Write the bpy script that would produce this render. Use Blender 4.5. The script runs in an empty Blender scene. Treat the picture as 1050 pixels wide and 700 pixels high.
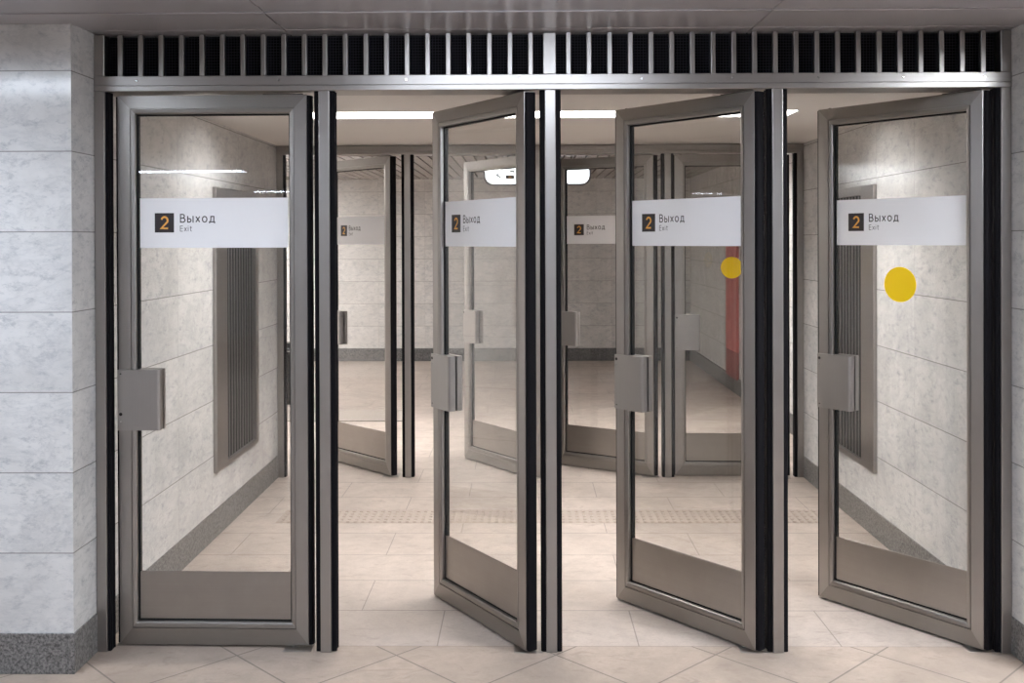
import bpy, bmesh, math, random
from mathutils import Matrix, Vector
random.seed(4)
sc = bpy.context.scene
C = sc.collection
PI = math.pi

# ------------------------------------------------------------------ nodes
class G:
    """small helper for writing node graphs"""
    def __init__(s, name):
        s.m = bpy.data.materials.new(name); s.m.use_nodes = True
        s.t = s.m.node_tree; s.t.nodes.clear()
        s.out = s.t.nodes.new('ShaderNodeOutputMaterial')
    def n(s, typ, ins={}, **kw):
        nd = s.t.nodes.new(typ)
        for k, v in kw.items(): setattr(nd, k, v)
        for k, v in ins.items(): s.set(nd.inputs[k], v)
        return nd
    def set(s, inp, v):
        if isinstance(v, bpy.types.NodeSocket): s.t.links.new(v, inp)
        elif isinstance(v, bpy.types.Node): s.t.links.new(v.outputs[0], inp)
        else: inp.default_value = v
    def math(s, op, a, b=None, c=None):
        nd = s.t.nodes.new('ShaderNodeMath'); nd.operation = op
        s.set(nd.inputs[0], a)
        if b is not None: s.set(nd.inputs[1], b)
        if c is not None: s.set(nd.inputs[2], c)
        return nd.outputs[0]
    def ramp(s, fac, stops):
        nd = s.t.nodes.new('ShaderNodeValToRGB'); s.set(nd.inputs[0], fac)
        e = nd.color_ramp.elements
        while len(e) < len(stops): e.new(0.5)
        for el, (p, c) in zip(e, stops):
            el.position = p; el.color = (*c, 1) if len(c) == 3 else c
        return nd.outputs[0]
    def mix(s, f, a, b, mode='MIX'):
        nd = s.t.nodes.new('ShaderNodeMix'); nd.data_type = 'RGBA'; nd.blend_type = mode
        s.set(nd.inputs['Factor'], f)
        for k, v in ((6, a), (7, b)):
            s.set(nd.inputs[k], (*v, 1) if isinstance(v, tuple) and len(v) == 3 else v)
        return nd.outputs[2]
    def noise(s, vec, scale, detail=4, rough=.55, dist=0.):
        return s.n('ShaderNodeTexNoise', {'Vector': vec, 'Scale': scale, 'Detail': detail, 'Roughness': rough, 'Distortion': dist}).outputs[0]
    def pos(s): return s.n('ShaderNodeNewGeometry')
    def xyz(s, v): return s.n('ShaderNodeSeparateXYZ', {0: v}).outputs
    def vec(s, x, y, z): return s.n('ShaderNodeCombineXYZ', {0: x, 1: y, 2: z}).outputs[0]
    def bsdf(s, **k):
        ins = {}
        for a, v in k.items():
            a = a.replace('_', ' ')
            if a == 'Base Color' and isinstance(v, tuple) and len(v) == 3: v = (*v, 1)
            ins[a] = v
        nd = s.n('ShaderNodeBsdfPrincipled', ins)
        s.t.links.new(nd.outputs[0], s.out.inputs[0]); return nd
    def joint(s, v, period, offset, width):
        """1 on a joint line of the given width, else 0"""
        a = s.math('SUBTRACT', v, offset - width/2)
        a = s.math('FLOORED_MODULO', a, period)
        return s.math('LESS_THAN', a, width)
    def cell(s, v, period, offset):
        return s.math('FLOOR', s.math('DIVIDE', s.math('SUBTRACT', v, offset), period))
    def bump(s, h, strength, dist=.002):
        return s.n('ShaderNodeBump', {'Height': h, 'Strength': strength, 'Distance': dist}).outputs[0]

def flat(name, col, rough=.5, metal=0., spec=.5):
    g = G(name)
    tc = g.n('ShaderNodeTexCoord').outputs['Object']
    nz = g.noise(tc, 4, 2)
    r = g.math('MULTIPLY_ADD', nz, .06, rough-.03)
    b = g.bsdf(Base_Color=col, Roughness=r, Metallic=metal)
    b.inputs['Specular IOR Level'].default_value = spec
    return g.m

def steel(name, axis, col=(.40,.377,.357), rough=.36, tone=.09):
    """brushed stainless steel, grain running along the given axis"""
    g = G(name)
    tc = g.n('ShaderNodeTexCoord').outputs['Object']
    sc_ = [330, 330, 330]; sc_[axis] = 2.5
    mp = g.n('ShaderNodeMapping', {'Vector': tc, 'Scale': tuple(sc_)}).outputs[0]
    fine = g.noise(mp, 1, 3, .6)
    blot = g.noise(tc, 7, 4, .6)
    c = g.mix(blot, tuple(x*(1-tone) for x in col), tuple(min(1, x*(1+tone)) for x in col))
    c = g.mix(g.math('MULTIPLY', fine, .30), c, tuple(x*.7 for x in col))
    r = g.math('MULTIPLY_ADD', fine, .06, g.math('MULTIPLY_ADD', blot, .08, rough-.07))
    b = g.bsdf(Base_Color=c, Metallic=1., Roughness=r, Normal=g.bump(fine, .02, .0003))
    return g.m

def marble(name, off=.155, uoff=.435, uper=.545, tint=(.70,.692,.682), grey=(.40,.41,.43), corridor=False):
    """polished pale marble slabs in courses, thin dark joints"""
    g = G(name)
    ge = g.pos(); p = ge.outputs['Position']
    x, y, z = g.xyz(p)[:3]
    nx = g.math('ABSOLUTE', g.xyz(ge.outputs['Normal'])[0])
    side = g.math('GREATER_THAN', nx, .5)
    inv = g.math('SUBTRACT', 1., side)
    yq, xq = (g.math('MAXIMUM', y, .9), -5.1) if corridor else (y, x)
    u = g.math('ADD', g.math('MULTIPLY', yq, side), g.math('MULTIPLY', xq, inv))
    jz = g.joint(z, .3064, off, .0042)
    ju = g.joint(u, uper, uoff, .0028)
    cz = g.cell(z, .3064, off); cu = g.cell(u, uper, uoff)
    wn = g.n('ShaderNodeTexWhiteNoise', {'Vector': g.vec(cu, cz, side)}, noise_dimensions='3D')
    shift = g.n('ShaderNodeVectorMath', {0: p, 1: g.n('ShaderNodeVectorMath', {0: wn.outputs['Color'], 1: (7, 7, 7)}, operation='MULTIPLY').outputs[0]}, operation='ADD').outputs[0]
    big = g.noise(shift, 3.0, 6, .68, .3)
    vein = g.noise(g.n('ShaderNodeMapping', {'Vector': shift, 'Rotation': (.6, .3, .9), 'Scale': (1, 1, 2.2)}).outputs[0], 2.6, 8, .70, .5)
    fine = g.noise(g.n('ShaderNodeMapping', {'Vector': shift, 'Rotation': (.5, .5, .4), 'Scale': (1, 1, 2.)}).outputs[0], 15, 7, .8, .2)
    v = g.ramp(g.math('ABSOLUTE', g.math('SUBTRACT', vein, .5)), [(0, (1,1,1)), (.02, (.4,.4,.4)), (.06, (0,0,0))])
    c = g.mix(g.ramp(big, [(.42, (0,0,0)), (.75, (1,1,1))]), tint, tuple(a*.78 for a in tint))
    c = g.mix(g.math('MULTIPLY', v, .32), c, grey)
    c = g.mix(g.ramp(fine, [(.51, (0,0,0)), (.66, (.85,.85,.85))]), c, grey)
    c = g.mix(g.math('MULTIPLY', wn.outputs['Value'], .16), c, tuple(a*.8 for a in tint))
    j = g.math('MAXIMUM', g.math('MULTIPLY', jz, .62), g.math('MULTIPLY', ju, .34))
    c = g.mix(j, c, (.09,.075,.068))
    tilt = g.n('ShaderNodeVectorMath', {0: g.n('ShaderNodeVectorMath', {0: wn.outputs['Color'], 1: (.5,.5,.5)}, operation='SUBTRACT').outputs[0], 1: (.007,.007,.007)}, operation='MULTIPLY').outputs[0]
    nrm = g.n('ShaderNodeVectorMath', {0: ge.outputs['Normal'], 1: tilt}, operation='ADD').outputs[0]
    bp = g.n('ShaderNodeBump', {'Height': g.math('SUBTRACT', 1., g.math('MAXIMUM', jz, ju)), 'Strength': .25, 'Distance': .002, 'Normal': nrm}).outputs[0]
    r = g.math('MULTIPLY_ADD', fine, .10, .11)
    g.bsdf(Base_Color=c, Roughness=r, Normal=bp)
    return g.m

def granite(name, col=(.138,.132,.128)):
    g = G(name)
    p = g.pos().outputs['Position']
    a = g.noise(p, 95, 3, .7); b = g.noise(p, 30, 4, .6)
    c = g.mix(g.ramp(a, [(.36, (0,0,0)), (.64, (1,1,1))]), tuple(x*.35 for x in col), tuple(x*2.0 for x in col))
    c = g.mix(g.math('MULTIPLY', b, .3), c, col)
    x, y, z = g.xyz(p)[:3]
    g.bsdf(Base_Color=c, Roughness=.38)
    return g.m

def stone_floor(name, diag):
    g = G(name)
    p = g.pos().outputs['Position']
    x, y, z = g.xyz(p)[:3]
    if diag:
        a = g.math('ADD', x, y); b = g.math('SUBTRACT', x, y)
        j = g.math('MAXIMUM', g.joint(a, .64, .13, .010), g.joint(b, .63, .17, .010))
        cx, cy = g.cell(a, .64, .13), g.cell(b, .63, .17)
    else:
        cy = g.cell(y, .4, .066)
        par = g.math('FLOORED_MODULO', cy, 2.)
        xs = g.math('ADD', x, g.math('MULTIPLY', par, .37))
        j = g.math('MAXIMUM', g.joint(y, .4, .066, .006), g.math('MULTIPLY', g.joint(xs, .82, .49, .005), .8))
        cx = g.cell(xs, .82, .49)
    wn = g.n('ShaderNodeTexWhiteNoise', {'Vector': g.vec(cx, cy, 1. if diag else 2.)}, noise_dimensions='3D').outputs['Value']
    big = g.noise(p, 1.7, 6, .65, .6); mid = g.noise(p, 11, 6, .68, .3); fine = g.noise(p, 70, 4, .8)
    stain = g.noise(g.n('ShaderNodeMapping', {'Vector': p, 'Scale': (1, 2.2, 1)}).outputs[0], 6.5, 5, .7, 1.)
    base = (.46,.368,.30) if diag else (.52,.44,.385)
    c = g.mix(g.ramp(big, [(.35, (0,0,0)), (.7, (1,1,1))]), tuple(v*1.10 for v in base), tuple(v*.74 for v in base))
    c = g.mix(g.math('MULTIPLY', g.ramp(mid, [(.46, (0,0,0)), (.72, (1,1,1))]), .5), c, tuple(v*.7 for v in base))
    c = g.mix(g.math('MULTIPLY', g.ramp(stain, [(.56, (0,0,0)), (.70, (1,1,1))]), .55), c, (.25,.185,.15))
    c = g.mix(g.math('MULTIPLY', wn, .18), c, tuple(v*.78 for v in base))
    c = g.mix(g.math('MULTIPLY', g.ramp(fine, [(.45, (0,0,0)), (.65, (1,1,1))]), .22), c, (.30,.235,.20))
    c = g.mix(g.math('MULTIPLY', j, .85), c, (.16,.13,.11))
    r = g.math('MULTIPLY_ADD', mid, .25, .27)
    g.bsdf(Base_Color=c, Roughness=r, Normal=g.bump(g.math('SUBTRACT', g.math('MULTIPLY', fine, .15), j), .22, .002))
    return g.m

def glass(name, tint=(.945,.945,.94)):
    """clear sheet glass: tinted see-through plus Schlick reflection"""
    g = G(name)
    f = g.n('ShaderNodeLayerWeight', {'Blend': .5}).outputs['Facing']
    fr = g.math('MULTIPLY_ADD', g.math('POWER', f, 4.2), .90, .042)
    tr = g.n('ShaderNodeBsdfTransparent', {0: (*tint, 1)})
    gl = g.n('ShaderNodeBsdfAnisotropic', {'Color': (1,1,1,1), 'Roughness': .015})
    mx = g.n('ShaderNodeMixShader', {0: fr, 1: tr.outputs[0], 2: gl.outputs[0]})
    g.t.links.new(mx.outputs[0], g.out.inputs[0])
    return g.m

def emit(name, col, strength):
    g = G(name)
    e = g.n('ShaderNodeEmission', {0: (*col, 1), 1: strength})
    g.t.links.new(e.outputs[0], g.out.inputs[0]); return g.m

def mesh_black(name):
    g = G(name)
    p = g.n('ShaderNodeTexCoord').outputs['Object']
    x, y, z = g.xyz(p)[:3]
    w = g.math('MAXIMUM', g.joint(x, .0115, 0., .0022), g.joint(z, .0115, 0., .0022))
    c = g.mix(w, (.002,.002,.0025), (.03,.028,.036))
    g.bsdf(Base_Color=c, Roughness=.9, Specular_IOR_Level=.1); return g.m

def plaster(name, col):
    g = G(name)
    p = g.pos().outputs['Position']
    a = g.noise(p, 3, 5, .6)
    c = g.mix(g.math('MULTIPLY', a, .25), col, tuple(x*.85 for x in col))
    g.bsdf(Base_Color=c, Roughness=.62); return g.m

M = dict(
    steel_v=steel('brushed_steel_vertical', 2), steel_h=steel('brushed_steel_horizontal', 0), steel_r_shaded=steel('brushed_steel_rail_shaded', 0, (.315,.294,.275)),  # rail steel darkened in its colour to stand in for dark reflections
    steel_dark=steel('brushed_steel_kick', 0, (.39,.36,.333), .37, .14),
    handle=steel('brushed_steel_handle', 2, (.44,.418,.403), .375, .08),
    rubber=flat('black_rubber', (.005,.0045,.006), .65, 0., .12), gasket=flat('black_gasket', (.006,.006,.006), .6, 0., .3),
    dark=flat('dark_iron', (.03,.028,.027), .5, .6),
    bright=flat('bright_zinc', (.75,.74,.72), .25, 1.),
    marble_l=marble('marble_left', .155, .435, corridor=True), marble_r=marble('marble_right', .148, .465, corridor=True),
    marble_b=marble('marble_back', .174, -1.97, .64, (.70,.68,.66)),
    marble_h=marble('marble_hall', .155, .2, .6, (.72,.70,.675)),
    granite=granite('grey_granite'), granite_d=granite('dark_granite', (.10,.098,.097)),
    floor_d=stone_floor('stone_floor_diagonal', True), floor_r=stone_floor('stone_floor_rows', False),
    glass=glass('clear_glass'),
    sign=flat('white_film', (.93,.93,.95), .45), ink=flat('black_ink', (.022,.016,.018), .5),
    amber=flat('amber_ink', (.85,.42,.08), .5), yellow=flat('yellow_film', (1.,.68,.004), .45),
    grey_ink=flat('grey_ink', (.10,.09,.10), .5),
    mesh=mesh_black('black_wire_mesh'), vest=plaster('pale_ceiling_paint', (.70,.665,.635)),
    panel=flat('grey_metal_ceiling', (.40,.385,.405), .312, .25),
    panel_d=flat('ceiling_gap', (.02,.02,.022), .6),
    plank=flat('glossy_ceiling_plank', (.42,.38,.36), .22, .35),
    louvre=steel('radiator_louvre', 2, (.27,.265,.265), .365, .1), white=flat('white_enamel', (.86,.85,.83), .4),
    red=flat('red_strip', (.50,.15,.14), .35), red_d=flat('dark_red_strip', (.27,.09,.085), .35),
    bin=flat('black_enamel', (.012,.012,.013), .25), housing=flat('grey_housing', (.16,.165,.18), .4),
    tact=None)
g = G('tactile_stone'); p_ = g.pos().outputs['Position']
g.bsdf(Base_Color=g.mix(g.noise(p_, 25, 5, .7), (.48,.405,.35), (.36,.295,.25)), Roughness=.55); M['tact'] = g.m

# ------------------------------------------------------------------ geometry
class MB:
    def __init__(s): s.b = bmesh.new()
    def box(s, x0, x1, y0, y1, z0, z1, bev=0., seg=2):
        r = bmesh.ops.create_cube(s.b, size=1.)
        vs = r['verts']
        for v in vs:
            v.co = Vector(((x0+x1)/2 + v.co.x*(x1-x0), (y0+y1)/2 + v.co.y*(y1-y0), (z0+z1)/2 + v.co.z*(z1-z0)))
        if bev:
            es = list({e for v in vs for e in v.link_edges})
            bmesh.ops.bevel(s.b, geom=es, offset=bev, segments=seg, affect='EDGES', profile=.5)
        return s
    def prism(s, pts, axis, a0, a1, bev=0.):
        """polygon pts in the two other axes (in xyz order), extruded along axis"""
        def mk(p, a):
            q = list(p); q.insert(axis, a); return s.b.verts.new(q)
        A = [mk(p, a0) for p in pts]; B = [mk(p, a1) for p in pts]
        n = len(pts)
        fs = [s.b.faces.new(A), s.b.faces.new(B[::-1])]
        for i in range(n): fs.append(s.b.faces.new((A[i], B[i], B[(i+1) % n], A[(i+1) % n])))
        bmesh.ops.recalc_face_normals(s.b, faces=fs)
        return s
    def loft(s, rings, cap=True):
        R = [[s.b.verts.new(p) for p in r] for r in rings]
        fs = []; n = len(R[0])
        for a, b in zip(R, R[1:]):
            for i in range(n): fs.append(s.b.faces.new((a[i], a[(i+1) % n], b[(i+1) % n], b[i])))
        if cap: fs += [s.b.faces.new(R[0][::-1]), s.b.faces.new(R[-1])]
        bmesh.ops.recalc_face_normals(s.b, faces=fs)
        return s
    def cyl(s, c, axis, r, l, n=24, r2=None):
        r2 = r if r2 is None else r2
        rings = []
        for rr, t in ((r, 0), (r2, l)):
            ring = []
            for i in range(n):
                a = 2*PI*i/n; q = [rr*math.cos(a), rr*math.sin(a)]; q.insert(axis, t)
                ring.append((c[0]+q[0], c[1]+q[1], c[2]+q[2]))
            rings.append(ring)
        return s.loft(rings)
    def build(s, name, mat, parent=None, smooth=False):
        me = bpy.data.meshes.new(name); s.b.to_mesh(me); s.b.free()
        me.materials.append(mat)
        if smooth:
            for f in me.polygons: f.use_smooth = True
        o = bpy.data.objects.new(name, me); C.objects.link(o)
        if parent: o.parent = parent
        return o

def tag(o, label=None, cat=None, group=None, kind=None):
    for k, v in (('label', label), ('category', cat), ('group', group), ('kind', kind)):
        if v: o[k] = v
    return o
def empty(name, loc=(0,0,0), rz=0.):
    o = bpy.data.objects.new(name, None); C.objects.link(o)
    o.location = loc; o.rotation_euler = (0, 0, rz); o.empty_display_size = .1
    return o
def copy_tree(o, parent=None):
    c = o.copy(); C.objects.link(c); c.parent = parent
    for ch in [q for q in bpy.data.objects if q.parent == o]: copy_tree(ch, c)
    return c
def arc(cx, cy, rx, ry, a0, a1, n=14):
    return [(cx+rx*math.cos(math.radians(a0+(a1-a0)*k/n)), cy+ry*math.sin(math.radians(a0+(a1-a0)*k/n))) for k in range(n+1)]
# letters as pen strokes: (advance width, [polyline, ...]) in cap heights
GLYPH = {
 'В': (.62, [[(0,0),(0,1)], [(0,1),(.26,1)]+arc(.26,.765,.25,.235,90,-90)+[(0,.53)], [(0,.53),(.30,.53)]+arc(.30,.265,.29,.265,90,-90)+[(0,0)]]),
 'ы': (.74, [[(0,0),(0,.72)], [(0,.44),(.20,.44)]+arc(.20,.22,.23,.22,90,-90)+[(0,0)], [(.70,0),(.70,.72)]]),
 'х': (.52, [[(0,0),(.50,.72)], [(0,.72),(.50,0)]]),
 'о': (.60, [arc(.29,.36,.29,.36,0,360,28)]),
 'д': (.68, [[(0,-.17),(0,.02),(.66,.02),(.66,-.17)], [(.10,.02),(.17,.25),(.19,.72),(.56,.72),(.56,.02)]]),
 'E': (.52, [[(.5,0),(0,0),(0,1),(.5,1)], [(0,.52),(.44,.52)]]),
 'x': (.48, [[(0,0),(.44,.70)], [(0,.70),(.44,0)]]),
 'i': (.10, [[(0,0),(0,.70)], [(0,.88),(0,1.0)]]),
 't': (.34, [[(.12,.95),(.12,.18)]+arc(.28,.18,.16,.17,180,275), [(0,.70),(.32,.70)]]),
 '2': (.62, [arc(.30,.70,.27,.30,165,-25)+[(.02,.02),(.60,.02)]]),
}
def text_mesh(name, body, cap, mat, parent, x, y, z, pen, gap=.2):
    """lettering facing -y, left edge at x, baseline at z, cap height cap, stroke width pen (in cap heights)"""
    vs, fs = [], []; cx = pen/2; lay = 0
    for ch in body:
        adv, strokes = GLYPH[ch]
        for st in strokes:
            closed = math.dist(st[0], st[-1]) < 1e-6
            pts = [st[0]] + [p for q, p in zip(st, st[1:]) if math.dist(p, q) > 1e-6]
            if closed: pts = pts[:-1]
            n = len(pts); L = []; Rr = []
            for k in range(n):
                def d(a, b):
                    l = math.dist(a, b); return ((b[0]-a[0])/l, (b[1]-a[1])/l)
                d0 = d(pts[k-1], pts[k]) if k or closed else None
                d1 = d(pts[k], pts[(k+1) % n]) if k < n-1 or closed else None
                d0 = d0 or d1; d1 = d1 or d0
                nx, ny = -(d0[1]+d1[1]), d0[0]+d1[0]; l = math.hypot(nx, ny) or 1.; nx /= l; ny /= l
                w = pen/2/max(.5, nx*-d0[1]+ny*d0[0])
                e = (0, 0)
                if not closed and k in (0, n-1) and n == 2 and ch not in 'хxi':
                    sg = -1 if k == 0 else 1; e = (sg*d0[0]*pen/2, sg*d0[1]*pen/2)
                L.append((pts[k][0]+e[0]+nx*w, pts[k][1]+e[1]+ny*w)); Rr.append((pts[k][0]+e[0]-nx*w, pts[k][1]+e[1]-ny*w))
            b0 = len(vs); yy = y - lay*.00003; lay += 1
            for p in L + Rr: vs.append((x+(cx+p[0])*cap, yy, z+p[1]*cap))
            for k in range(n if closed else n-1):
                k2 = (k+1) % n; fs.append((b0+k, b0+n+k, b0+n+k2, b0+k2))
        cx += adv + gap
    me = bpy.data.meshes.new(name); me.from_pydata(vs, [], fs); me.materials.append(mat)
    o = bpy.data.objects.new(name, me); C.objects.link(o); o.parent = parent
    return o

# ------------------------------------------------------------------ dimensions (metres)
XL, XR = -1.694, 1.965           # corridor side walls
HZ = 2.25                        # underside of the door header
YF = 3.008                       # second row of doors
ZV, ZC, ZH = 2.315, 2.477, 2.49  # ceilings: between the rows, front hall, rear hall
YB = 9.87                        # rear wall of the hall
XHR, XHL = 2.30, -6.0
XFL, XFR, YFB = -5.4, 4.9, -13.2  # front hall
struct = lambda o: tag(o, kind='structure')

# ------------------------------------------------------------------ the setting
struct(MB().box(XFL-.2, XFR+.2, YFB-.2, .066, -.12, 0).build('floor_front', M['floor_d']))
struct(MB().box(XHL-.2, XFR+.2, .066, YB+.2, -.12, 0).build('floor_back', M['floor_r']))
struct(MB().box(XHL-.2, XL, -.205, YF+.16, 0, 2.7).build('wall_left', M['marble_l']))
struct(MB().box(XR, XFR+.2, -.205, YF+.16, 0, 2.7).build('wall_right', M['marble_r']))
struct(MB().box(XHL-.2, XHR+.2, YB, YB+.2, 0, 2.7).build('wall_back', M['marble_b']))
struct(MB().box(XHR, XHR+.2, YF+.16, YB, 0, 2.7).build('wall_hall_right', M['marble_h']))
struct(MB().box(XHL-.2, XHL, YF+.16, YB, 0, 2.7).build('wall_hall_left', M['marble_h']))
struct(MB().box(XFL-.2, XFL, YFB, -.205, 0, 2.7).build('wall_front_left', M['marble_h']))
struct(MB().box(XFR, XFR+.2, YFB, -.205, 0, 2.7).build('wall_front_right', M['marble_h']))
struct(MB().box(XFL-.2, XFR+.2, YFB-.2, YFB, 0, 2.7).build('wall_front_back', M['marble_h']))
def base(name, parts, h, mat):
    b = MB()
    for (x0, x1, y0, y1) in parts: b.box(x0, x1, y0, y1, 0, h, .002, 1)
    struct(b.build(name, mat))
base('baseboard_left', [(XL-.02, XL+.004, -.209, YF+.158)], .157, M['granite'])
base('baseboard_front_left', [(XFL, XL-.02, -.209, -.195)], .157, M['granite'])
base('baseboard_right', [(XR-.004, XR+.02, -.209, YF+.158)], .148, M['granite'])
base('baseboard_front_right', [(XR+.02, XFR, -.209, -.195)], .148, M['granite'])
base('baseboard_back', [(XHL, XHR, YB-.012, YB+.01)], .174, M['granite_d'])
base('baseboard_hall_right', [(XHR-.012, XHR+.01, YF+.162, YB-.012)], .174, M['granite_d'])

# ceiling between the two rows, with the recessed slot of the light strip
SX0, SX1, SY0, SY1 = -1.20, 1.462, 1.205, 1.495
b = MB()
for (x0, x1, y0, y1) in ((XL, XR, .10, SY0), (XL, XR, SY1, YF+.12), (XL, SX0, SY0, SY1), (SX1, XR, SY0, SY1)):
    b.box(x0, x1, y0, y1, ZV, ZV+.15)
struct(b.build('ceiling_vestibule', M['vest']))
# front hall ceiling: long grey metal panels with narrow strips between them
b = MB(); bg = MB()
bg.box(XFL, XFR, YFB, 0.07, ZC+.012, ZC+.16)
struct(bg.build('ceiling_front_backing', M['panel_d']))
edges = [(-.060, .06)]
yy = -.064
while yy > YFB:
    edges.append((yy-.098, yy-.004)); edges.append((yy-.305, yy-.103)); yy -= .309
xs = [-5.4, -2.75, -.913, .930, 2.77, 4.9]
for k, (y0, y1) in enumerate(edges):
    y0 = max(y0, YFB)
    thin = (y1-y0) < .15
    for a, c in zip(xs, xs[1:]):
        b.box(a+.002, c-.002, y0, y1, ZC + (.003 if thin else 0.), ZC+.03, .0015, 1)
struct(b.build('ceiling_front', M['panel']))
# rear hall ceiling: narrow planks running away from the doors, dark gaps
bg = MB(); bg.box(XHL, XHR, YF+.16, YB, ZH+.035, ZH+.1); struct(bg.build('ceiling_back_void', M['panel_d']))
b = MB(); x = XHL
while x < XHR-.02:
    b.box(x, min(x+.098, XHR), YF+.162, YB, ZH, ZH+.02, .003, 1); x += .113
struct(b.build('ceiling_back', M['plank']))
struct(MB().box(XL, XR, YF+.12, YF+.165, 2.318, 2.6).build('trim_1', M['vest']))

# ------------------------------------------------------------------ lamps
E = dict(strip=40., front=14., front2=34., hall=60., hall_near=105., front_right_fill=100.)
def lamp(name, x0, x1, y0, y1, z, mat, label, cat, housing=True, group=None, up=.05):
    t = empty(name, ((x0+x1)/2, (y0+y1)/2, z)); tag(t, label, cat, group)
    w, d = (x1-x0)/2, (y1-y0)/2
    MB().box(-w, w, -d, d, 0, .012).build('diffuser', mat, t)
    h = MB()
    h.box(-w-.015, w+.015, -d-.015, -d, -.003, up); h.box(-w-.015, w+.015, d, d+.015, -.003, up)
    h.box(-w-.015, -w, -d, d, -.003, up); h.box(w, w+.015, -d, d, -.003, up); h.box(-w, w, -d, d, .012, up)
    h.build('housing', M['housing'], t)
    return t
t = empty('ceiling_light', ((SX0+SX1)/2, (SY0+SY1)/2, ZV+.125)); tag(t, 'long white light strip recessed in the pale ceiling between the two door rows', 'light')
w, d = (SX1-SX0)/2, (SY1-SY0)/2
MB().box(-w+.012, w-.012, -d+.012, d-.012, 0, .01).build('diffuser', emit('strip_light', (1., .975, .945), E['strip']), t)
h = MB()
for (x0, x1, y0, y1) in ((-w+.001, w-.001, -d+.001, -d+.012), (-w+.001, w-.001, d-.012, d-.001), (-w+.001, -w+.012, -d+.012, d-.012), (w-.012, w-.001, -d+.012, d-.012)):
    h.box(x0, x1, y0, y1, -.124, .01)
h.box(-w+.001, w-.001, -d+.001, d-.001, .01, .02)
h.build('housing', M['white'], t)
em = emit('front_tube', (.80, .88, 1.), E['front'])
t = empty('ceiling_light', (-.03, -1.075, ZC-.098)); tag(t, 'ceiling light above the viewer in front of the door row', 'light')
MB().box(-.58, .58, -.085, .085, 0, .068, .02, 3).build('diffuser', em, t)
MB().box(-.04, .04, -.03, .03, .066, .097).build('housing', M['housing'], t)
em2 = emit('front_tube_far', (.78, .87, 1.), E['front2'])
for k, (xa, xb, ya) in enumerate([(-3.6, -1.9, -1.45), (-1.75, -.4, -4.0), (0., 1.6, -4.0), (-4.6, -3.36, -7.0), (-1.6, 0., -7.0), (1.2, 2.8, -7.0), (-4.7, -4.1, -11.6), (-1., 1., -11.6)]):  # unseen hall lamps, several added to brighten the door front
    lamp('ceiling_light', xa, xb, ya, ya+.25, ZC-.055, em2, 'unseen ceiling light of the front hall behind the viewer', 'light', up=.052, group='front hall lights')
lamp('ceiling_light', 2.0, 3.7, -1.35, -1.10, ZC-.055, emit('front_fill_right', (.86, .92, 1.), E['front_right_fill']), 'unseen ceiling light of the front hall behind the viewer', 'light', up=.052, group='front hall lights')  # unseen lamp, added and boosted to brighten the left pillar's side face
em_hall_fill = emit('hall_fill', (1., .985, .97), E['hall'])
em5 = emit('hall_downlight', (1., .985, .97), E['hall_near'])
for (xa, xb) in [(-2.0, -.6), (.3, 1.7)]:
    t = empty('ceiling_light', ((xa+xb)/2, 4.42, ZH-.016)); tag(t, 'added unseen light at the left of the rear hall', 'light', 'rear hall lights')
    w, d = (xb-xa)/2, .075
    MB().box(-w, w, -d, d, 0, .012).build('diffuser', em5, t)
    h = MB()
    for (x0, x1, y0, y1) in ((-w-.01, w+.01, -d-.01, -d), (-w-.01, w+.01, d, d+.01), (-w-.01, -w, -d, d), (w, w+.01, -d, d)):
        h.box(x0, x1, y0, y1, -.080, .0155)
    h.build('housing', M['housing'], t)
for (xa, xb, ya) in [(-4.8, -3.2, 4.6), (-5.2, -3.4, 7.0), (-5.2, -3.4, 8.5)]:  # lamps added out of view to brighten the rear hall's back wall
    lamp('ceiling_light', xa, xb, ya, ya+.25, ZH-.055, em_hall_fill, 'added unseen light at the left of the rear hall', 'light', up=.052, group='rear hall lights')

# ------------------------------------------------------------------ one door leaf
W, T, Z0, Z1 = .776, .05, .010, 2.2415
FL, BD = .0515, .072     # flat face width, frame width with bead
PROF = [(0, .0015), (.0015, 0), (FL, 0), (FL+.0003, .006), (FL+.0032, .006), (FL+.0036, .0004), (.0655, .0018), (.0705, .0042), (BD, .0075),
        (BD, .0425), (.0705, .0458), (.0655, .0482), (FL+.0036, .0496), (FL+.0032, .044), (FL+.0003, .044), (FL, T), (.0015, T), (0, T-.0015)]
def stile(parent, free):
    m = MB()
    r0 = [((-W+t) if free else -t, y, Z0+t*1.28) for t, y in PROF]
    r1 = [((-W+t) if free else -t, y, Z1-t*1.04) for t, y in PROF]
    return m.loft([r0, r1]).build('stile', M['steel_v'], parent)
def rail(parent, top):
    m = MB()
    k = 1.04 if top else 1.28
    r0 = [(-W+t, y, Z1-t*k if top else Z0+t*k) for t, y in PROF]
    r1 = [(-t, y, Z1-t*k if top else Z0+t*k) for t, y in PROF]
    return m.loft([r0, r1]).build('top_rail' if top else 'bottom_rail', M['steel_r_shaded'], parent)
GZ0, GZ1 = Z0+BD*1.28, Z1-BD*1.04
def push_plate(parent, front):
    # plate with a rounded outer end, wrapped round the stile
    w0, w1, z0, z1 = .603, W+.001, .882, 1.128
    y0, y1 = (-.012, .0205) if front else (.0295, .062)
    yo, yi = (y0, y1) if front else (y1, y0)
    s = 1 if front else -1
    R = .012
    pts = [(-w1, yi), (-w1, yo+s*.002), (-w1+.002, yo), (-w0-R, yo)]
    for k in range(1, 7):
        a = PI/2*k/6; pts.append((-w0-R+R*math.sin(a), yo+s*R*(1-math.cos(a))))
    pts.append((-w0, yi))
    m = MB().prism(pts, 2, z0, z1)
    return m.build('push_plate', M['handle'], parent)
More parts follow.
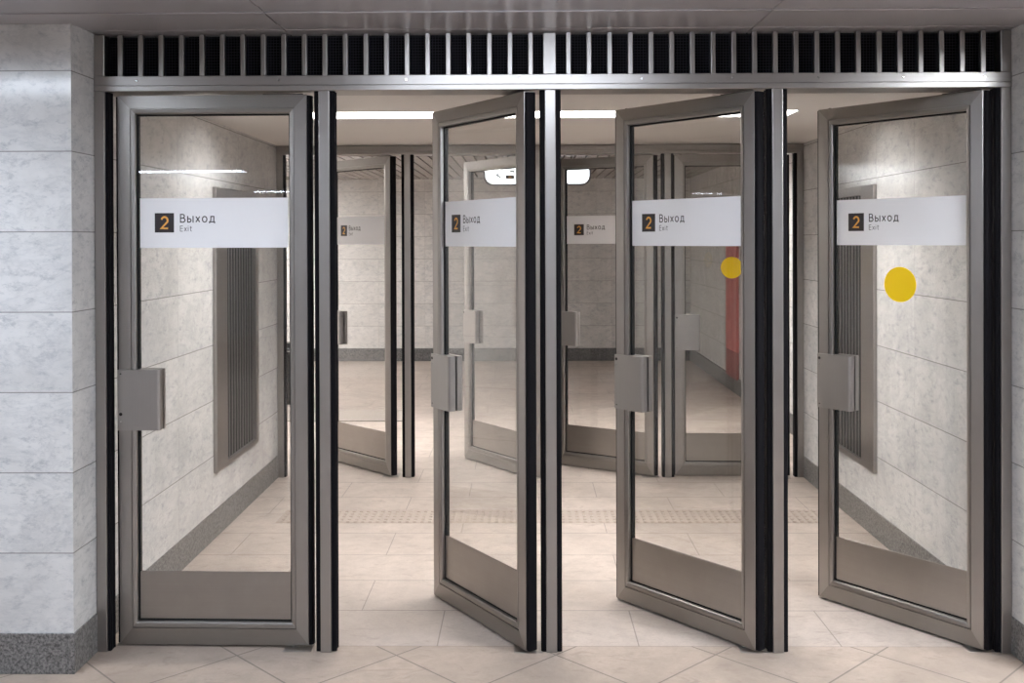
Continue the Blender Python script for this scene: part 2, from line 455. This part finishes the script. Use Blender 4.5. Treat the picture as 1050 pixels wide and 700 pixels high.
def make_door():
    d = empty('glass_door')
    stile(d, True); stile(d, False); rail(d, True); rail(d, False)
    m = MB()
    g0, g1 = BD-.0005, BD+.006
    for (a, b_) in ((-W+g0, -W+g1), (-g1, -g0)): m.box(a, b_, .0200, .0405, GZ0, GZ1)
    for (a, b_) in ((GZ0-.0005, GZ0+.006), (GZ1-.006, GZ1+.0005)): m.box(-W+g0, -g0, .0200, .0405, a, b_)
    m.build('gasket', M['gasket'], d)
    MB().box(-W+BD+.001, -BD-.001, .0225, .0275, GZ0+.001, GZ1-.001).build('glass_pane', M['glass'], d)
    MB().box(-W+BD+.006, -BD-.006, .0203, .0220, GZ0+.006, .300, .0005, 1).build('kick_plate', M['steel_dark'], d)
    MB().box(-W+BD+.006, -BD-.006, .0280, .0297, GZ0+.006, .300, .0005, 1).build('kick_plate', M['steel_dark'], d)
    # rubber edge profiles, rounded
    for free in (False, True):
        x0, s, p = (0., 1, .019) if not free else (-W, -1, .011)
        pts = [(x0 - s*.0005, .003)]
        for k in range(9):
            a = -PI/2 + PI*k/8; pts.append((x0 + s*p*(.45+.55*math.cos(a)), .025+.022*math.sin(a)))
        pts.append((x0 - s*.0005, .047))
        MB().prism(pts, 2, Z0+.003, Z1-.004).build('edge_seal', M['rubber'], d)
    pp = push_plate(d, True); push_plate(d, False)
    # sticker
    s = MB().box(-.693, -.083, .0213, .0222, 1.6225, 1.8255).build('exit_sticker', M['sign'], d)
    MB().box(-.632, -.553, .0208, .0214, 1.6855, 1.7645).build('number_square', M['ink'], s)
    text_mesh('numeral', '2', .047, M['amber'], s, -.6098, .0206, 1.7015, .17)
    text_mesh('lettering', 'Выход', .0315, M['ink'], s, -.528, .0210, 1.7275, .135, .33)
    text_mesh('lettering', 'Exit', .0215, M['grey_ink'], s, -.528, .0210, 1.6905, .11, .26)
    # pivot gear on top
    m = MB(); m.box(-.185, -.02, .016, .034, Z1-.001, Z1+.0055, .002, 1); m.box(-.155, -.12, .012, .038, Z1-.001, Z1+.0045, .001, 1)
    m.build('top_pivot', M['dark'], d)
    MB().cyl((-W+.045, .025, Z1-.001), 2, .006, .006, 12).build('stop_pin', M['dark'], d)
    MB().cyl((-.07, .025, .0005), 2, .014, .0125, 16).build('bottom_pivot', M['bright'], d)
    return d, pp
def keyhole(door, low):
    pp = [c for c in bpy.data.objects if c.parent == door and c.name.startswith('push_plate') and min(v.co.y for v in c.data.vertices) < 0][0]
    z = .948 if low else 1.108
    k = MB().cyl((-.763, -.0135, z), 1, .0066, .003, 20).build('lock_cylinder', M['dark'], pp)
    MB().cyl((-.763, -.0128, z-.03 if low else z-.025), 1, .003, .002, 12).build('screw', M['bright'], pp)
    MB().cyl((-.763, -.0128, 1.112 if low else .90), 1, .003, .002, 12).build('screw', M['dark'], pp)
def dot(door):
    n = 64
    pts = [(-.378+.0755*math.cos(2*PI*i/n), 1.4545+.0755*math.sin(2*PI*i/n)) for i in range(n)]
    o = MB().prism(pts, 1, .0214, .0222).build('yellow_dot', M['yellow'], door)
    o['label'] = 'round yellow warning sticker on the glass'

doors = [  # hinge corner x, y, opening angle, low keyhole, dot, label, group
 (-.8479, .0439, .022, True, False, 'nearly shut glass door beside the left marble pillar, front row', 0),
 (.0309, -.0081, .9916, False, False, 'widest open glass door of the front row, hinged at the middle post', 0),
 (.945, -.0016, .8766, False, False, 'half open front row glass door hinged at the third post, no yellow dot', 0),
 (1.8535, .0068, .9117, False, True, 'front glass door with a large yellow dot, hinged at the right marble wall', 0),
 (-.905, 3.018, .797, False, False, 'rear row glass door seen through the first gap, right of the nearly shut front door', 1),
 (.030, 3.008, .9430, False, False, 'rear row glass door seen through the glass of the widest open front door', 1),
 (.925, 3.012, .5417, False, False, 'rear row glass door seen just right of the middle post of the front row', 1),
 (1.8520, 3.010, .030, False, True, 'closed rear row glass door with a yellow dot, right of the rear middle posts', 1)]
proto, _ = make_door()
alld = [proto] + [copy_tree(proto) for _ in doors[1:]]
for o, (x, y, a, low, dt, lab, gr) in zip(alld, doors):
    o.location = (x, y, 0); o.rotation_euler = (0, 0, -a)
    tag(o, lab, 'door', ['front row of glass exit doors', 'rear row of glass exit doors'][gr], 'thing')
    keyhole(o, low)
    if dt: dot(o)

# ------------------------------------------------------------------ the two door frames
def screw(parent, x, z, y=-.0025):
    MB().cyl((x, y, z), 1, .0042, .004, 12).build('screw', M['bright'], parent)
def frame(y, posts, label, screws):
    f = empty('door_frame', (XL/2+XR/2, y, 0)); tag(f, label, 'door frame', None, 'thing')
    ox = f.location.x
    D, DP = .145, .078
    def seal(par, xa, sgn, wd):
        # a black rubber buffer along the side of a post
        pts = [(xa, .010), (xa+sgn*wd*.75, .011), (xa+sgn*wd, .018), (xa+sgn*wd*.85, .028), (xa+sgn*wd*.85, .044), (xa+sgn*wd, .054), (xa+sgn*wd*.75, .061), (xa, .062)]
        MB().prism(pts, 2, .001, HZ-.001).build('rubber_seal', M['rubber'], par)
    for x in posts:
        p = MB().box(x-.0217-ox, x+.0217-ox, 0, DP, 0, HZ, .0025, 2).build('mullion', M['steel_v'], f)
        seal(p, x-.0217-ox, -1, .0205); seal(p, x+.0217-ox, 1, .0205)
    j = MB().box(XL+.001-ox, XL+.043-ox, 0, DP, 0, HZ, .0025, 2).build('jamb', M['steel_v'], f); seal(j, XL+.043-ox, 1, .013)
    j = MB().box(XR-.043-ox, XR-.001-ox, 0, DP, 0, HZ, .0025, 2).build('jamb', M['steel_v'], f); seal(j, XR-.043-ox, -1, .020)
    pts = [(0, HZ), (-.002, HZ+.002), (-.002, HZ+.019), (.001, HZ+.0205), (.001, HZ+.022), (-.002, HZ+.0235), (-.002, HZ+.059), (0, HZ+.061), (D, HZ+.061), (D, HZ)]
    hd = MB().prism(pts, 0, XL+.001-ox, XR-.001-ox).build('header', M['steel_h'], f)
    for x in screws: screw(hd, x-ox, HZ+.042)
    return f, ox
P1 = [-.7704, .1345, 1.0387]
P2 = [-.7830, .1240, 1.0270]
f1, ox = frame(0., P1, 'stainless steel door frame of the front row with three slim posts', [-.95, -.44, -.42+.30, .015, .22, .50, .86, 1.20, 1.535, 1.86, -1.52])
f2, ox2 = frame(YF, P2, 'stainless steel door frame of the second row, seen through the front doors', [])
for o, f, oxx in [(alld[i], f1 if i < 4 else f2, ox if i < 4 else ox2) for i in range(8)]:
    a = -o.rotation_euler.z
    px, py = o.location.x - .07*math.cos(a) + .025*math.sin(a), o.location.y + .07*math.sin(a) + .025*math.cos(a)
    y = py - f.location.y
    MB().box(px-oxx-.03, px-oxx+.085, y-.065, y+.055, 0, .0012, .0005, 1).build('floor_plate', M['steel_dark'], f)

# ------------------------------------------------------------------ ventilation grille above the front doors
v = empty('ventilation_grille', (.1325, 0, HZ+.061)); tag(v, 'steel ventilation grille with upright bars over black mesh above the front doors', 'grille', None, 'thing')
vx = .1325; H_ = ZC-.001-HZ-.061
MB().box(XL+.043-vx, XR-.043-vx, .055, .066, 0, H_).build('mesh_panel', M['mesh'], v)
for x in (XL+.0215, XR-.0215, .1325):
    w = .0205 if x != .1325 else .0255
    MB().box(x-w-vx, x+w-vx, 0, .066, 0, H_, .002, 1).build('end_bar' if x != .1325 else 'centre_bar', M['steel_v'], v)
def bar_mesh():
    m = MB(); pts = []
    for k in range(5):
        a = PI + PI/2*k/4; pts.append((-.0072+.0030*math.cos(a), .006+.0045*math.sin(a)))
    for k in range(5):
        a = 1.5*PI + PI/2*k/4; pts.append((.0072+.0030*math.cos(a), .006+.0045*math.sin(a)))
    pts += [(.0102, .022), (-.0102, .022)]
    return m.prism(pts, 2, 0, H_)
bar0 = bar_mesh().build('bar', M['steel_v'], v)
bx = [-1.589+.0823*k for k in range(21)] + [.208+.0823*k for k in range(21)]
for k, x in enumerate(bx):
    o = bar0 if k == 0 else bar0.copy()
    if k: C.objects.link(o)
    o.location = (x-vx, 0, 0)

# ------------------------------------------------------------------ radiator covers on the side walls
def radiator(side, label):
    xw = XL if side < 0 else XR
    s = 1 if side < 0 else -1
    y0, y1, z0, z1 = (1.545, 2.43, .365, 1.95)
    r = empty('radiator_cover', (xw, (y0+y1)/2, z0)); tag(r, label, 'radiator cover', 'radiator covers between the door rows')
    def bx_(m, a0, a1, ya, yb, za, zb, bev=.0015):
        xa, xb = sorted((s*a0, s*a1)); yc = (y0+y1)/2
        m.box(xa, xb, ya-yc, yb-yc, za-z0, zb-z0, bev, 1)
    m = MB()
    bx_(m, .001, .022, y0, y0+.205, z0, z1); bx_(m, .001, .022, y1-.06, y1, z0, z1)
    bx_(m, .001, .022, y0+.205, y1-.06, z0, z0+.03); bx_(m, .001, .022, y0+.205, y1-.06, z1-.05, z1)
    m.build('frame', M['handle'], r)
    m = MB(); bx_(m, .001, .003, y0+.205, y1-.06, z0+.03, z1-.05, 0); m.build('backing', M['panel_d'], r)
    n = 11; ya = y0+.205; st = (y1-.06-ya)/n
    for k in range(n):
        m = MB(); yc = ya+st*(k+.5)
        bx_(m, .0035, .0075, yc-st*.14, yc+st*.14, z0+.03, z1-.05, .0012); m.build('louvre', M['louvre'], r)
radiator(-1, 'tall steel radiator cover on the left marble wall, seen through the nearly shut door')
radiator(1, 'tall steel radiator cover on the right marble wall, behind the door with the dot')

# ------------------------------------------------------------------ floor fittings
t = empty('tactile_paving', (.2, 2.01, 0)); tag(t, 'strip of ribbed tactile paving across the floor between the door rows', 'tactile paving', None, 'thing')
MB().box(-1.63, 1.66, -.142, .142, 0, .002).build('slab', M['tact'], t)
m = MB()
for i in range(75):
    for j in range(5):
        x = -1.60+i*.0435; y = -.112+j*.056
        m.box(x-.011, x+.011, y-.022, y+.022, .001, .0065, .003, 1)
o = m.build('ridges', M['tact'], t); o['kind'] = 'stuff'
t = empty('floor_grate', (-2.2, 5.5, 0)); tag(t, 'ribbed grey entrance grate in the floor behind the second door row', 'floor grate', None, 'thing')
MB().box(-1.3, 1.16, -.29, .29, 0, .003).build('tray', M['dark'], t)
m0 = MB().box(-1.29, 1.15, -.012, .012, .002, .010, .003, 1).build('rib', flat('grate_rib', (.42,.37,.33), .5, .2), t)
m0.location = (0, -.27, 0)
for k in range(1, 13):
    o = m0.copy(); C.objects.link(o); o.location = (0, -.27+.045*k, 0)

# ------------------------------------------------------------------ things in the rear hall
t = empty('hanging_lightbox', (.165, 6.3, 2.205)); tag(t, 'glowing white rounded lightbox sign hanging from the rear hall ceiling', 'sign')
def rrect(w, h, r, n=8):
    pts = []
    for (cx, cy, a0) in ((w-r, h-r, 0), (-w+r, h-r, PI/2), (-w+r, -h+r, PI), (w-r, -h+r, 3*PI/2)):
        for k in range(n+1): a = a0+PI/2*k/n; pts.append((cx+r*math.cos(a), cy+r*math.sin(a)))
    return [(a, b_+h) for a, b_ in pts]
MB().prism([(a, b_) for a, b_ in rrect(.545, .118, .09)], 1, -.05, .05).build('housing', M['housing'], t)
em4 = emit('lightbox_face', (.90, .95, 1.), 3.2)
MB().prism([(a, b_+.018) for a, b_ in rrect(.525, .10, .08)], 1, -.053, -.0495).build('lit_face', em4, t)
MB().box(-.32, -.235, -.056, -.0525, .065, .15).build('number_square', M['ink'], t)
text_mesh('numeral', '2', .055, M['amber'], t, -.297, -.057, .08, .17)
m = MB(); m.prism([(-.375, .14), (-.425, .107), (-.375, .074), (-.365, .085), (-.40, .107), (-.365, .129)], 1, -.055, -.0525); m.build('arrow', M['grey_ink'], t)
for x in (-.35, .35): MB().cyl((x, 0, .235), 2, .008, .052, 10).build('hanger', M['dark'], t)

t = empty('wall_strip', (XHR, 7.0, .12)); tag(t, 'narrow red strip on the rear hall side wall, seen through the third door', 'panel', None, 'thing')  # narrow red strip, darker red in its lower part, on the side wall
MB().box(-.03, -.001, -.28, .28, .33, 1.9, .003, 1).build('upper_strip', M['red'], t)
MB().box(-.03, -.001, -.28, .28, 0.04, .33, .003, 1).build('lower_strip', M['red_d'], t)
t = empty('litter_bin', (-2.42, 6.3, 0)); tag(t, 'black bin on the rear hall floor, left behind the nearly shut door', 'bin')
rings = []
for z, r in ((0, .15), (.03, .155), (.5, .175), (.55, .18), (.60, .15), (.615, .10)):
    rings.append([(r*math.cos(2*PI*i/28), r*math.sin(2*PI*i/28), z) for i in range(28)])
MB().loft(rings).build('body', M['bin'], t, True)
MB().cyl((0, 0, .535), 2, .183, .012, 28).build('rim', M['bright'], t)

# ------------------------------------------------------------------ camera
cam = bpy.data.cameras.new('camera'); co = bpy.data.objects.new('camera', cam); C.objects.link(co)
yaw, pit, rol, f, py = -.0118, -.0047, -.0032, 1043.1078, 251.4266
fw = Vector((math.sin(yaw)*math.cos(pit), math.cos(yaw)*math.cos(pit), math.sin(pit)))
rt = Vector((math.cos(yaw), -math.sin(yaw), 0)); up = rt.cross(fw)
r2 = rt*math.cos(rol)+up*math.sin(rol); u2 = -rt*math.sin(rol)+up*math.cos(rol)
co.matrix_world = Matrix(((r2.x, u2.x, -fw.x, .0284), (r2.y, u2.y, -fw.y, -4.0598), (r2.z, u2.z, -fw.z, 1.6481), (0, 0, 0, 1)))
cam.sensor_width = 36; cam.lens = 36*f/1050; cam.shift_y = (py-350)/1050
cam.clip_start = .05; cam.clip_end = 100
sc.camera = co

# ------------------------------------------------------------------ world, view
w = bpy.data.worlds.new('world'); sc.world = w; w.use_nodes = True
w.node_tree.nodes['Background'].inputs[0].default_value = (.5, .5, .52, 1); w.node_tree.nodes['Background'].inputs[1].default_value = .02
sc.view_settings.view_transform = 'Standard'; sc.view_settings.look = 'None'
sc.view_settings.exposure = .27; sc.view_settings.gamma = 1.; sc.view_settings.use_curve_mapping = False
cy = sc.cycles
cy.max_bounces = 14; cy.diffuse_bounces = 6; cy.glossy_bounces = 6; cy.transparent_max_bounces = 24
cy.caustics_reflective = False; cy.caustics_refractive = False; cy.sample_clamp_indirect = 6.; cy.use_denoising = True
